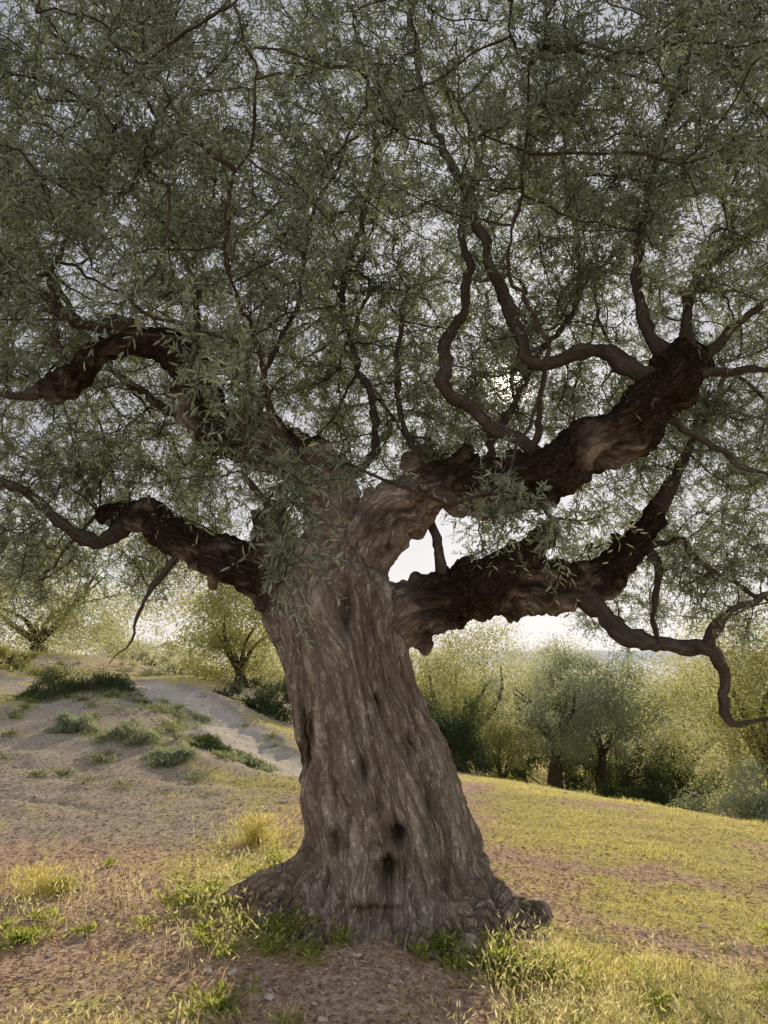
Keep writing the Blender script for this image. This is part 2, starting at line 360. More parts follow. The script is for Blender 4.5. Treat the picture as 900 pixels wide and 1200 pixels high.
def vnormals(V):
    a = V[F[:, 2]]-V[F[:, 0]]; b = V[F[:, 3]]-V[F[:, 1]]; fn = np.cross(a, b); n = np.zeros_like(V)
    for q in range(3):
        for k in range(4): n[:, q] += np.bincount(F[:, k], fn[:, q], nv)
    return nrm(n)
V1 = lap(V, 14); V2 = lap(V1, 45); fk = (ss(.55, .15, np.abs(V1[:, 2]-1.9))*ss(1.0, .5, np.abs(V1[:, 0]+.3)))[:, None]; V = V1*(1-fk)+V2*fk; NR = vnormals(V)   # softer blend where the limbs leave the trunk
best = np.full(nv, 1e9); pid_ = np.zeros(nv, int); bc = np.zeros((nv, 3)); dsum = np.zeros(nv); wsum = np.zeros(nv); csum = np.zeros(nv)
for ci, (pid, P, R) in enumerate(chains):
    T, Nn, B = frames(P); arc = np.concatenate([[0], np.cumsum(np.linalg.norm(np.diff(P, axis=0), axis=1))])
    d2 = (V**2).sum(1)[:, None]+(P**2).sum(1)[None]-2*V@P.T; j = d2.argmin(1); d = np.sqrt(np.maximum(d2[np.arange(nv), j], 0)); ratio = d/R[j]*(1. if pid or ci == 0 else 1.15)
    sel = np.where(ratio < 2.4)[0]; js = j[sel]; dv = V[sel]-P[js]
    C = np.stack([(dv*Nn[js]).sum(1), (dv*B[js]).sum(1), arc[js]+(dv*T[js]).sum(1)], 1)+ci*3.17
    wp = C.copy(); wp[:, 0] += .06*vnoise(C*np.array([3, 3, 2.2]), 60); wp[:, 1] += .06*vnoise(C*np.array([3, 3, 2.2])+9, 61)
    rs = np.clip(R[js]/.25, .45, 1.3) if pid or ci == 0 else np.full(len(js), .7)
    n1 = fbm(wp*np.array([4.2, 4.2, .8]), 3, 70)
    n2_ = np.minimum(np.abs(fbm(wp*np.array([9, 9, 1.1]), 3, 71))*5, 1)
    n3 = np.minimum(np.abs(fbm(wp*np.array([26, 26, 4.]), 2, 72))*4, 1)
    n4 = fbm(V[sel]*10, 4, 73)
    lf = ss(.25, .8, C[:, 2]-ci*3.17) if pid else 0.
    D = (.11 if pid == 0 else .09)*n1*rs+(.030 if pid == 0 else .038)*(n2_-1)*rs+.008*(n3-1)+n4*rs*(.016 if pid == 0 else .02+.11*lf)
    w = np.exp(-7*ratio[sel]); dsum[sel] += w*D; csum[sel] += w*(n2_*.6+n3*.4); wsum[sel] += w
    bt = ratio[sel] < best[sel]; s2 = sel[bt]; best[s2] = ratio[s2]; pid_[s2] = pid; bc[s2] = wp[bt]
D = dsum/np.maximum(wsum, 1e-9)+.012+.06*fbm(V*7, 3, 74)*ss(.6, .1, V[:, 2]); crev = csum/np.maximum(wsum, 1e-9)
V = V+NR*D[:, None]
for px, py, rw, rh, dep in ((455, 1022, .06, .08, .32), (467, 978, .045, .045, .24), (362, 865, .035, .20, .20), (405, 712, .035, .14, .18), (425, 905, .035, .06, .12), (440, 1062, .11, .04, .14), (350, 905, .02, .12, .07), (478, 880, .035, .06, .10), (395, 965, .02, .18, .08), (500, 960, .02, .16, .07), (520, 1030, .025, .12, .08), (442, 990, .05, .03, .07), (385, 1040, .02, .12, .08), (440, 820, .015, .2, .05)):
    c, s = at(px, py, 5.05-.40)
    w = np.exp(-(((V[:, 0]-c[0])/rw)**2+((V[:, 2]-c[2])/rh)**2))*(V[:, 1] < 5.0)*(pid_ == 0); V[:, 1] += w*dep
V = lap(V, 1, .25); NR = vnormals(V)
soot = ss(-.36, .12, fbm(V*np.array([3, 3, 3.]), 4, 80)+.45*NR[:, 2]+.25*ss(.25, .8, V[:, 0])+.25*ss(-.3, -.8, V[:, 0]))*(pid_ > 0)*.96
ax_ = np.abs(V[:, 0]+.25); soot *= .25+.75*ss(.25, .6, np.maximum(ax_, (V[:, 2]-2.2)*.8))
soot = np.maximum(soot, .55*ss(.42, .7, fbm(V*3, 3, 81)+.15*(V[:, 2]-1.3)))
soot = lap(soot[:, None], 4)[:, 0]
tree = empty('olive_tree', (0, 5.05, 0), 'huge old olive tree with gnarled trunk and heavy dark limbs, nearest the camera', 'tree')
def child(o, parent, label=None):
    o.parent = parent; b = parent; off = Vector((0, 0, 0))
    while b is not None: off += b.location; b = b.parent
    o.location = -off
    if label: o['label'] = label
    return o
fp = pid_[F[:, 0]]; limb_obj = {}
for k in range(7):
    fs = F[fp == k]
    u, inv = np.unique(fs, return_inverse=True)
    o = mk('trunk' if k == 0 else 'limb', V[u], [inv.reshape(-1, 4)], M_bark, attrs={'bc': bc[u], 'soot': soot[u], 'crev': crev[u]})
    o.data.normals_split_custom_set_from_vertices([tuple(x) for x in NR[u]])
    child(o, tree, None if k == 0 else limb_labels[k-1]); limb_obj[k] = o
branches = [   # limb, radius scale, centre line
 (4, .85, [(640, 540, 4.6, 12), (600, 508, 4.6, 9), (565, 485, 4.6, 9), (527, 455, 4.6, 9), (522, 415, 4.6, 8), (535, 375, 4.6, 7), (548, 320, 4.6, 6), (546, 260, 4.6, 5), (560, 190, 4.6, 3), (540, 120, 4.7, 2)]),
 (4, .85, [(790, 440, 4.4, 16), (745, 437, 4.4, 13), (700, 412, 4.45, 11), (655, 420, 4.5, 10), (622, 420, 4.5, 10), (600, 375, 4.5, 9), (578, 310, 4.5, 8), (550, 235, 4.5, 7), (520, 170, 4.5, 5), (490, 90, 4.5, 4), (488, -20, 4.5, 3)]),
 (4, .75, [(795, 425, 4.35, 14), (765, 400, 4.4, 10), (748, 360, 4.4, 8), (745, 290, 4.4, 7), (765, 215, 4.4, 6), (785, 130, 4.4, 5), (815, 40, 4.4, 4), (820, -40, 4.4, 3)]),
 (4, .7, [(810, 420, 4.3, 14), (800, 380, 4.3, 9), (812, 335, 4.3, 8), (845, 295, 4.3, 7), (900, 268, 4.3, 6), (960, 250, 4.3, 5)]),
 (4, .7, [(812, 430, 4.3, 12), (850, 395, 4.2, 7), (900, 350, 4.1, 5), (950, 320, 4., 4)]),
 (4, .7, [(810, 440, 4.3, 11), (870, 430, 4.2, 6), (930, 435, 4.2, 4)]),
 (4, .7, [(755, 490, 4.4, 10), (800, 498, 4.5, 6), (840, 530, 4.6, 5), (910, 560, 4.6, 4)]),
 (5, .95, [(675, 688, 5.5, 15), (700, 710, 5.4, 12), (725, 740, 5.3, 11), (765, 757, 5.2, 10), (805, 757, 5.1, 9), (832, 757, 5.0, 9), (848, 785, 5.0, 8), (850, 815, 5.0, 7), (848, 842, 5.0, 6), (865, 848, 5.0, 4), (895, 838, 5.0, 3)]),
 (5, .9, [(828, 757, 5.0, 8), (845, 725, 5.0, 6), (870, 712, 5.0, 5), (905, 700, 5.0, 4), (950, 690, 5.0, 3)]),
 (5, .8, [(750, 635, 5.5, 9), (775, 665, 5.5, 6), (768, 700, 5.5, 5), (772, 752, 5.5, 4)]),
 (5, .9, [(768, 600, 5.5, 12), (800, 540, 5.5, 7), (818, 500, 5.5, 5), (850, 440, 5.6, 3)]),
 (5, .8, [(745, 640, 5.5, 8), (800, 635, 5.5, 5), (830, 665, 5.5, 4), (900, 705, 5.5, 3)]),
 (5, .8, [(520, 680, 5.1, 8), (505, 600, 5.05, 6), (488, 540, 5.1, 6), (468, 480, 5.1, 5), (465, 420, 5.1, 4), (480, 340, 5.1, 3)]),
 (1, .8, [(205, 410, 4.75, 14), (150, 385, 4.9, 10), (90, 380, 5, 8), (30, 330, 5, 7), (-40, 290, 5, 6)]),
 (1, .8, [(60, 455, 4.65, 12), (20, 465, 4.7, 6), (-30, 462, 4.7, 5)]),
 (1, .4, [(222, 425, 4.75, 14), (235, 370, 4.8, 9), (215, 300, 4.8, 7), (180, 230, 4.8, 6), (185, 150, 4.8, 4), (200, 60, 4.8, 3)]),
 (1, .4, [(300, 510, 4.85, 14), (312, 430, 4.9, 9), (350, 350, 5.0, 7), (360, 260, 5.0, 7), (400, 180, 5., 5), (430, 90, 5, 4), (395, -20, 5, 3)]),
 (1, .4, [(80, 440, 4.7, 12), (60, 330, 4.6, 7), (110, 200, 4.5, 6), (115, 80, 4.4, 4)]),
 (2, 1., [(150, 615, 5.5, 12), (110, 637, 5.3, 8), (75, 613, 5.2, 7), (40, 585, 5.1, 6), (0, 565, 5., 5), (-40, 540, 5., 4)]),
 (2, .7, [(215, 640, 5.35, 8), (180, 690, 5.3, 4), (160, 720, 5.3, 3), (155, 750, 5.3, 2), (130, 775, 5.3, 1)]),
 (3, .6, [(322, 600, 4.95, 10), (290, 555, 4.7, 6), (285, 480, 4.4, 5), (250, 400, 4.0, 4)]),
 (1, .4, [(395, 580, 5.05, 16), (440, 500, 5.5, 12), (400, 350, 6, 9), (440, 200, 6.3, 7), (430, 80, 6.4, 5)]),
 (4, .4, [(560, 560, 4.85, 14), (600, 470, 5.4, 9), (680, 330, 5.9, 8), (660, 180, 6.2, 6), (700, 60, 6.3, 4)]),
 (1, .45, [(255, 505, 4.85, 14), (180, 470, 5.4, 10), (90, 380, 6, 8), (20, 230, 6.3, 6), (-20, 100, 6.4, 4)]),
 (4, .35, [(620, 560, 4.7, 14), (640, 420, 4.1, 8), (600, 300, 3.7, 6), (620, 150, 3.4, 5), (600, 0, 3.1, 4)]),
 (1, .35, [(330, 525, 4.9, 14), (300, 400, 4.2, 7), (260, 280, 3.7, 6), (300, 120, 3.3, 5), (280, 0, 3.1, 4)]),
]
roots = []
for bi, (pk, rsc, pts) in enumerate(branches):
    P, R = chain(pts, .035, rsc)
    L = len(P); e_ = ss(0, .3, np.arange(L)*.035)[:, None]
    P = P+e_*(.04*np.stack([fbm(P*4+bi*5+q*9, 2, 90+q) for q in range(3)], 1)+.016*np.stack([vnoise(P*13+bi*5+q*9, 96+q) for q in range(3)], 1)+.008*np.stack([vnoise(P*31+bi*5+q*9, 196+q) for q in range(3)], 1))
    b = Buf(); b.tube(P, R*(1+.35*fbm(P*14, 2, 95)), 10, wob=.5, seed=bi+1)
    o = b.build('branch', M_tbark); child(o, limb_obj[pk]); roots.append(P[4:])
for k in (1, 4, 5, 2): roots.append(chains[k][1][30:])
roots = np.vstack(roots)

# crown: the foliage keeps clear of the heavy limbs
LP = np.vstack([chains[k][1][8:] for k in (1, 2, 4, 5)]); LR = np.concatenate([chains[k][2][8:] for k in (1, 2, 4, 5)]); lpx, lpy = proj(LP); lrp = LR*FP/(LP[:, 1]*1.02)
MP = np.vstack([chain(branches[q][2])[0][4:28] for q in (0, 1, 7)]); mpx, mpy = proj(MP)
lpx = np.concatenate([lpx, mpx]); lpy = np.concatenate([lpy, mpy]); lrp = np.concatenate([lrp, np.full(len(mpx), 2.)]); LY = np.concatenate([LP[:, 1], MP[:, 1]])
def clear(P, margin):
    px, py = proj(P); out = np.zeros(len(P), bool)
    for s in range(0, len(P), 20000):
        dx = px[s:s+20000, None]-lpx; dy = py[s:s+20000, None]-lpy; dd = np.hypot(dx, dy)-lrp-margin; j = dd.argmin(1)
        out[s:s+20000] = (dd[np.arange(len(j)), j] < 0) & (P[s:s+20000, 1] < LY[j]+.1)
    return out
def zlow(x, y):
    z = 2.95-.75*ss(.5, 1.7, -x)-.15*ss(1.7, 2.6, -x)-1.25*ss(1.5, 2.6, x)+.25*np.exp(-((x-.75)/.5)**2)
    return z+.3*n2(x, y, 1.3, 2, 33)+.70*ss(4.7, 3.0, y)
cand = rng.uniform([-4.6, 2.4, 1.2], [4.6, 9.8, 7.8], (120000, 3)); x, y, z = cand.T
ins = (x/4.9)**2+((y-5.6)/4.2)**2+((np.maximum(z-3.2, 0))/4.2)**2 < 1
den = fbm(cand*1.7, 3, 44)*1.7+.50
den = den-.45*ss(2.3, 3.0, x)*ss(2.9, 2.2, z)-.25*ss(.6, -.4, z-zlow(x, y))
den = den-.5*ss(3.6, 2.8, y)*ss(2.6, 2.0, z/np.maximum(y, .1)*2.2)-.20*ss(-.3, -1.2, x)*ss(4.0, 3.2, z)
ok = ins & (z > zlow(x, y)) & (rng.random(len(x)) < np.clip(den, .04, 1))
ok &= ((z-CZ)/y < 1.10) & (np.abs(x) < .53*y+.5)
cand = cand[ok]; cand = cand[~(clear(cand, 28) & (rng.random(len(cand)) < .97))]; NODES = cand[:3050]
extra = []
for px, py, Yd, n, sp in ((285, 460, 2.9, 5, .10), (268, 520, 3.0, 3, .07), (350, 600, 3.1, 5, .08), (345, 665, 3.1, 3, .06), (250, 400, 2.8, 4, .11), (630, 645, 3.6, 5, .1), (575, 610, 3.6, 3, .08), (405, 545, 3.4, 2, .06), (870, 640, 4.6, 3, .2), (690, 590, 3.6, 2, .08), (210, 570, 5.6, 6, .2), (780, 690, 5.6, 3, .2), (880, 640, 5.4, 12, .3), (860, 540, 5.3, 12, .3), (30, 540, 5.2, 20, .3), (120, 530, 5.4, 15, .25), (480, 480, 6, 18, .35), (470, 530, 6.4, 12, .25), (580, 420, 6.2, 10, .25), (570, 630, 6.6, 6, .2), (720, 620, 6.4, 6, .25)):
    p, s = at(px, py, Yd); extra.append(p+rng.normal(0, sp, (n, 3)))
NODES = np.vstack([NODES, np.vstack(extra)]); isx = np.arange(len(NODES)) >= len(NODES)-sum(map(len, extra))
n = len(NODES); par = np.full(n, -1)
d2 = (NODES**2).sum(1)[:, None]+(roots**2).sum(1)[None]-2*NODES@roots.T; j = d2.argmin(1); cost = np.sqrt(np.maximum(d2[np.arange(n), j], 0)); ppos = roots[j].copy()
path = np.zeros(n); done = np.zeros(n, bool); order = []
ed = cost.copy()
for _ in range(n):
    c = np.where(done, 1e9, cost); a = int(c.argmin()); done[a] = True; order.append(a)
    path[a] = ed[a]+(path[par[a]] if par[a] >= 0 else 0)
    d = np.linalg.norm(NODES-NODES[a], axis=1); nc = d+.4*path[a]; up = (~done) & (nc < cost)
    cost[up] = nc[up]; par[up] = a; ppos[up] = NODES[a]; ed[up] = d[up]
cnt = np.ones(n)
for a in order[::-1]:
    if par[a] >= 0: cnt[par[a]] += cnt[a]
rn = .0024*cnt**.4+.001
tb = Buf(); inc = {}
for a in order:
    p0 = ppos[a]; p1 = NODES[a]; L = np.linalg.norm(p1-p0); d0 = inc.get(par[a], nrm(p1-p0))
    c = p0+d0*L*.3+rng.normal(0, .05*L, 3); c = .6*c+.4*(p0+p1)*.5; t = np.linspace(0, 1, 6)[:, None]
    P = (1-t)**2*p0+2*t*(1-t)*c+t*t*p1; P[1:-1] += rng.normal(0, .018*L, (4, 3)); inc[a] = nrm(p1-c)
    r0 = rn[par[a]] if par[a] >= 0 else rn[a]*1.25
    r0 = min(r0, rn[a]*1.5); tb.tube(P, np.linspace(r0, rn[a], 6), 5, cap=False, seed=a*.1)
tw = 9; m = n*tw; exr = np.repeat(isx, tw)
fr = rng.random((m, 1))*.7; B0 = np.repeat(NODES, tw, 0)*(1-fr)+np.repeat(ppos, tw, 0)*fr
lim = np.linalg.norm(B0-np.repeat(NODES, tw, 0), axis=1, keepdims=True); B0 = np.where(lim > .35, np.repeat(NODES, tw, 0), B0)
out = nrm(B0-np.array([0, 5.1, 3.2]))
d = nrm(rng.normal(0, 1, (m, 3))+out*.5+np.array([0, 0, .1]))
Lt = rng.uniform(.16, .42, m)*np.where(exr, .7, 1); g_ = np.array([0, 0, -1.])*rng.uniform(.05, .5, m)[:, None]
side_ = nrm(np.cross(d, rng.normal(0, 1, (m, 3))))*rng.uniform(0, .25, m)[:, None]
kt = exr | ~(clear(B0+d*Lt[:, None]*.6, 8) & (rng.random(m) < .85)); B0, d, Lt, g_, side_, exr = B0[kt], d[kt], Lt[kt], g_[kt], side_[kt], exr[kt]; m = len(B0)
def curve(t, idx): L = Lt[idx][:, None]; t = t[:, None]; return B0[idx]+d[idx]*L*t+(g_[idx]+side_[idx])*L*t*t*.8
ts = np.linspace(0, 1, 4); u = nrm(np.cross(d, [.3, .5, .8])); w = np.cross(d, u); ang = np.arange(3)*2.094
Vt = np.stack([np.stack([curve(np.full(m, t), np.arange(m))+(u*math.cos(a)+w*math.sin(a))*(.0022*(1-.7*t)) for a in ang], 1) for t in ts], 1)
base = np.arange(m)[:, None]*12; q = []
for r_ in range(3):
    for a in range(3): q.append(base+np.array([[r_*3+a, r_*3+(a+1) % 3, r_*3+3+(a+1) % 3, r_*3+3+a]]))
tb.Q.append(np.vstack(q)+tb.n); tb.V.append(Vt.reshape(-1, 3)); tb.A.append(Vt.reshape(-1, 3)*1.); tb.n += m*12; tb.T = []
o = tb.build('twigs', M_twig); o['kind'] = 'stuff'; child(o, tree)
npair = 12
idx = np.repeat(np.arange(m), npair*2); tt = np.tile(np.repeat(np.linspace(.08, 1, npair), 2), m)+rng.normal(0, .02, m*npair*2)
tt = np.clip(tt, 0, 1.02); sg = np.tile(np.tile([1, -1.], npair), m); al = np.tile(np.repeat(np.arange(npair) % 2, 2), m)
keep = rng.random(len(idx)) < np.repeat(rng.uniform(.5, 1., m), npair*2); idx, tt, sg, al = idx[keep], tt[keep], sg[keep], al[keep]
pb = curve(tt, idx)
kx, ky = proj(pb); keep = exr[idx] | ~((clear(pb, -2) & (rng.random(len(pb)) < .6)) | ((np.hypot(kx-603, ky-478) < 9) & (rng.random(len(pb)) < .7)))
pb, idx, tt, sg, al = pb[keep], idx[keep], tt[keep], sg[keep], al[keep]
tan = nrm(d[idx]+(g_[idx]+side_[idx])*tt[:, None]*1.6)
pe = np.where(al[:, None] > 0, u[idx], w[idx])*sg[:, None]
ld = nrm(tan*rng.uniform(.4, 1.0, len(idx))[:, None]+pe*.8+rng.normal(0, .25, (len(idx), 3)))
ln = nrm(rng.normal(0, .7, (len(idx), 3))+np.array([0, 0, .6]))
Ll = rng.uniform(.032, .060, len(idx))*(1-.2*tt); Wl = Ll*rng.uniform(.18, .27, len(idx))
tint = np.clip(.40+.5*fbm(pb*2.0, 2, 50)+rng.normal(0, .22, len(idx))+.18*(tt > .85)+.25*exr[idx], 0, 1)
o = leaf_mesh('crown', pb, ld, ln, Ll, Wl, tint, M_leaf); child(o, tree)

# ------------------------------------------------------------------ background trees and shrubs
def foliage(c, rad, nclump, nleaf, L, seed, wr=.34):
    r = np.random.default_rng(seed)
    dirs = nrm(r.normal(0, 1, (nclump, 3))); rr = r.uniform(.1, 1.35, (nclump, 1))**.6
    cc = dirs*rr*np.array(rad)*.88; cs = r.uniform(.11, .40, nclump)*min(rad[0], rad[2])
    pk = cs**2; k = r.choice(nclump, nleaf, p=pk/pk.sum()); off = nrm(r.normal(0, 1, (nleaf, 3)))*(r.random((nleaf, 1))**.5)*r.uniform(.7, 1.45, (nleaf, 1))
    off[:, 2] *= .75
    p = np.array(c)+cc[k]+off*cs[k][:, None]*1.25
    d = nrm(r.normal(0, 1, (nleaf, 3))+.6*off-np.array([0, 0, .2])); nn = nrm(r.normal(0, 1, (nleaf, 3)))
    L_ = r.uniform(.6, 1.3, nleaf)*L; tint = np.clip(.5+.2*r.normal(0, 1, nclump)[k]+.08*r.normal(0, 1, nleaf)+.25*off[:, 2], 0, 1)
    return p, d, nn, L_, L_*wr, tint
def bgtree(name, label, cat, px, Yd, ztop, zbot, wpx, mat, nl=13000, seed=0, nclump=60, L=.095, lean=0, offx=0, thick=1.):
    x = (px-450)/FP*Yd; z0 = float(H(np.array([x]), np.array([Yd]))[0]); w = wpx/FP*Yd/2
    t = empty(name, (x, Yd, z0), label, cat)
    hc = (ztop+zbot)/2-z0; hr = (ztop-zbot)/2
    b = Buf(); r = np.random.default_rng(seed+500); th = max(zbot-z0, .05)
    tr = (.035*hr+.035*(ztop-z0))*thick if cat == 'tree' else .05
    P, R = resample([[0, 0, -.2], [.02, 0, 0.05], [lean*.4, 0, th*.5+.1], [lean, .05, th+.2*hr]], [tr*1.7, tr*1.4, tr, tr*.7], .15); b.tube(P, R, 10, wob=.4, seed=seed)
    for k in range(6):
        a = k*2.4+seed; e = [lean+math.cos(a)*w*.5, math.sin(a)*w*.5, hc+hr*r.uniform(-.3, .35)]
        st = [lean, .05, th+.1*hr] if cat == 'tree' else [0, 0, 0]
        mid = [(st[0]+e[0])*.5+r.normal(0, .1*w), (st[1]+e[1])*.5, st[2]+(e[2]-st[2])*.6]
        P, R = resample([st, mid, e], [tr*.5, tr*.3, tr*.08], .15); b.tube(P, R, 6, wob=.2, seed=k)
    b.build('trunk' if cat == 'tree' else 'stem', M_twig, t)
    leaf_mesh('crown' if cat == 'tree' else 'foliage', *foliage((lean*.8+offx, 0, hc), (w, w*.9, hr), nclump, nl, L, seed), mat, t)
    return t
bgtree('olive_tree', 'broad yellow-green tree at the far left edge above the mound', 'tree', 50, 25, 5.8, 1.5, 360, M_yel, 34000, 1, nclump=120)
bgtree('olive_tree', 'bright yellow-green tree just left of the big trunk', 'tree', 285, 20, 3.8, .6, 160, M_yel, 24000, 2, L=.08)
bgtree('olive_tree', 'yellow-green tree showing right beside the big trunk on its right', 'tree', 535, 22, 2.5, -1.2, 200, M_yel, 23000, 3, L=.08, nclump=80)
bgtree('olive_tree', 'rounded grey-green olive on a leaning trunk below the crest of the slope', 'tree', 640, 19, 1.6, -.65, 205, M_gry, 30000, 4, lean=.12, offx=.4, L=.07, thick=1.0, nclump=85)
bgtree('olive_tree', 'small grey-green olive tucked behind the rounded olive, trunk in its shade', 'tree', 692, 20.2, .8, -1.0, 130, M_gry, 14000, 44, lean=.1, L=.07, thick=1.0)
bgtree('olive_tree', 'large yellow-olive tree at the right edge behind the hanging branch', 'tree', 890, 14.5, 2.8, -.9, 280, M_yel, 34000, 5, nclump=110, L=.065)
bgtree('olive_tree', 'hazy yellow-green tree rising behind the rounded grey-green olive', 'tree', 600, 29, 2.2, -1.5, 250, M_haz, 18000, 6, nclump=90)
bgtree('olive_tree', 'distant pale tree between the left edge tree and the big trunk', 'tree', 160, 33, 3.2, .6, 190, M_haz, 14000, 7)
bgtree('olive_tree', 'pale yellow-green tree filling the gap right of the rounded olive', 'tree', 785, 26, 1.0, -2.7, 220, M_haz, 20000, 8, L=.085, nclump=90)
bgtree('olive_tree', 'grey-green tree mostly hidden behind the big trunk', 'tree', 425, 26, 2.6, -.8, 220, M_gry, 11000, 9)
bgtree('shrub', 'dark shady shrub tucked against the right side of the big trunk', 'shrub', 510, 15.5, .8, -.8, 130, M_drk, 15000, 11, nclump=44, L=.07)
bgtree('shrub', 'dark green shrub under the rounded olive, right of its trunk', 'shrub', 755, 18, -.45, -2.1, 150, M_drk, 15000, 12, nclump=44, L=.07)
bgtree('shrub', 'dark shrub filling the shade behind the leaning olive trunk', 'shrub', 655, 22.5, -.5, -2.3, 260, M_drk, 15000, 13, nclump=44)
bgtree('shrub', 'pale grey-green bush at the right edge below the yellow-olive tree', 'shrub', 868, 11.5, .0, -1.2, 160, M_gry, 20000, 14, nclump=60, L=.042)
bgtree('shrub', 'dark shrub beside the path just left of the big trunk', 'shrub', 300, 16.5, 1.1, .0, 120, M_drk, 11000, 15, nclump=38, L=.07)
bgtree('shrub', 'pale rounded bush on the skyline beyond the top of the path', 'shrub', 195, 24, 1.8, .5, 130, M_haz, 10000, 16, nclump=38, L=.08)
bgtree('shrub', 'dry yellow bush on the rise at the far left edge', 'shrub', 20, 19, 1.75, .9, 150, M_yel, 10000, 17, nclump=38, L=.065)
bgtree('shrub', 'small yellowish sapling right of the dark shrub by the trunk', 'shrub', 583, 17, .6, -1.1, 70, M_yel, 8000, 18, nclump=34, L=.06)
for k, px in enumerate(range(-10, 940, 95)):
    nm = ['first', 'second', 'third', 'fourth', 'fifth', 'sixth', 'seventh', 'eighth', 'ninth', 'tenth'][k]
    Yd = 38+5*math.sin(k*2.1); zt = (2.5 if px < 450 else 1.7)+.6*math.sin(k*1.7)-.5*(650 < px < 800)
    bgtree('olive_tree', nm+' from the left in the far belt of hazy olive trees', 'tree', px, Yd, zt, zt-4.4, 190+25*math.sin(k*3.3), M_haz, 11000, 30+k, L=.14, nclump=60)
low = [(78, 13.8, .50, 70, 'low dark green shrub on top of the mound, nearer the left edge'), (130, 14.2, .52, 80, 'low dark green shrub on top of the mound where the path starts'), (205, 13.6, .36, 75, 'low olive green plant spreading along the left side of the path'),
       (98, 11.2, .24, 46, 'small green tuft alone on the bare slope at left'), (165, 11.0, .22, 66, 'low green plant in the middle of the bare slope'), (215, 10.4, .18, 62, 'low green plant nearest the camera on the bare slope'), (262, 11.6, .26, 56, 'low dark plant just below the path'), (300, 11.2, .18, 54, 'small plant nearest the big trunk on the bare slope')]
for k, (px, Yd, h, wp, lab) in enumerate(low):
    x = (px-450)/FP*Yd; z0 = float(H(np.array([x]), np.array([Yd]))[0]); w = wp/FP*Yd/2
    t = empty('low_plant', (x, Yd, z0), lab, 'plant')
    p, d_, nn, L_, W_, ti = foliage((0, 0, 0), (1.1, 1.2, 1.), 30, 4600, .06, 200+k, .16)
    p[:, 0] *= w; p[:, 1] *= w; rr_ = np.hypot(p[:, 0], p[:, 1])/w; nz = .8+.9*n2(p[:, 0]+x, p[:, 1]+Yd, 5., 2, 19)
    p[:, 2] = H(p[:, 0]+x, p[:, 1]+Yd)-z0+np.abs(p[:, 2])*h*np.clip(1.2-rr_**2*.8, .05, 1)*.85*np.clip(nz, .1, 1.6)
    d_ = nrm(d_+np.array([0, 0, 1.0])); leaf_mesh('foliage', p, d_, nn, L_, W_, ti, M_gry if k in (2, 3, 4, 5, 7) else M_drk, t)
    b = Buf()
    for q in range(7):
        a = q*.9; b.tube(np.array([[0, 0, -.03], [math.cos(a)*w*.4, math.sin(a)*w*.3, h*.4], [math.cos(a)*w*.6, math.sin(a)*w*.5, h*.5]]), [.012, .008, .003], 5)
    b.build('stem', M_twig, t)
fw = []
r = np.random.default_rng(3)
for k in range(110):
    Yd = r.uniform(46, 150); x = r.uniform(-.62, .62)*Yd; z0 = float(H(np.array([x]), np.array([Yd]))[0])
    fw.append(foliage((x, Yd, z0+2.2), (4.2, 3, 2.7), 22, 1000, .34, 900+k))
cat_ = [np.concatenate([f[q] for f in fw]) for q in range(6)]
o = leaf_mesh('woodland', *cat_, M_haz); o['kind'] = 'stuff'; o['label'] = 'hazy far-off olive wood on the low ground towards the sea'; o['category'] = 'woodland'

# ------------------------------------------------------------------ grass, weeds, litter
def blades(name, x, y, h, wd, tint, mat, bend=.5, parent=None, heads=False, z=None):
    n = len(x); z = H(x, y)-.01 if z is None else z; a = rng.uniform(0, 2*math.pi, n); b = rng.uniform(0, 2*math.pi, n)
    l = np.stack([np.cos(a), np.sin(a), 0*a], 1)*(h*rng.uniform(.1, bend, n))[:, None]; sd = np.stack([np.cos(b), np.sin(b), 0*b], 1)*(wd/2)[:, None]
    P = np.stack([x, y, z], 1); up = np.array([0, 0, 1.])*h[:, None]
    V = np.stack([P-sd, P+sd, P+up*.55+l*.35+sd*.8, P+up*.55+l*.35-sd*.8, P+up+l], 1); k = np.arange(n)[:, None]*5
    Vs = [V.reshape(-1, 3)]; Q = [k+np.array([[0, 1, 2, 3]])]; Tn = [k+np.array([[3, 2, 4]])]; tt = [np.repeat(tint, 5)]
    if heads:
        tip = P+up+l; dd = nrm(up*.4+l); hl = (h*.28)[:, None]; s3 = nrm(sd)*.004; s4 = np.cross(dd, s3)
        H_ = np.stack([tip-dd*hl*.15, tip+dd*hl*.35+s3, tip+dd*hl*.35-s3, tip+dd*hl, tip+dd*hl*.35+s4, tip+dd*hl*.35-s4], 1); k2 = np.arange(n)[:, None]*6+n*5
        Vs.append(H_.reshape(-1, 3)); Q += [k2+np.array([[0, 1, 3, 2]]), k2+np.array([[0, 4, 3, 5]])]; tt.append(np.repeat(np.clip(tint+.3, 0, 1), 6))
    return mk(name, np.vstack(Vs), Q+Tn, mat, parent, smooth=False, attrs={'tint': np.concatenate(tt)})
def scatter(n, y0, y1, p=1.):
    y = y0*(y1/y0)**(rng.random(n)**p); x = rng.uniform(-1, 1, n)*(.56*y+.3); return x, y
def offtrunk(x, y): return (x-.02)**2/.72**2+(y-5.05)**2/.64**2 > 1
x, y = scatter(420000, 2.9, 17); gm = grassmask(x, y)+.45*n2(x, y, 6, 3, 77); k = (rng.random(len(x)) < ss(.42, 1., gm)) & offtrunk(x, y); x, y = x[k], y[k]
tall = ss(.1, .6, n2(x, y, 1.6, 2, 91)); h = rng.uniform(.008, .028, len(x))*(1+1.5*tall)*(1+.05*(y-5).clip(0, 12))
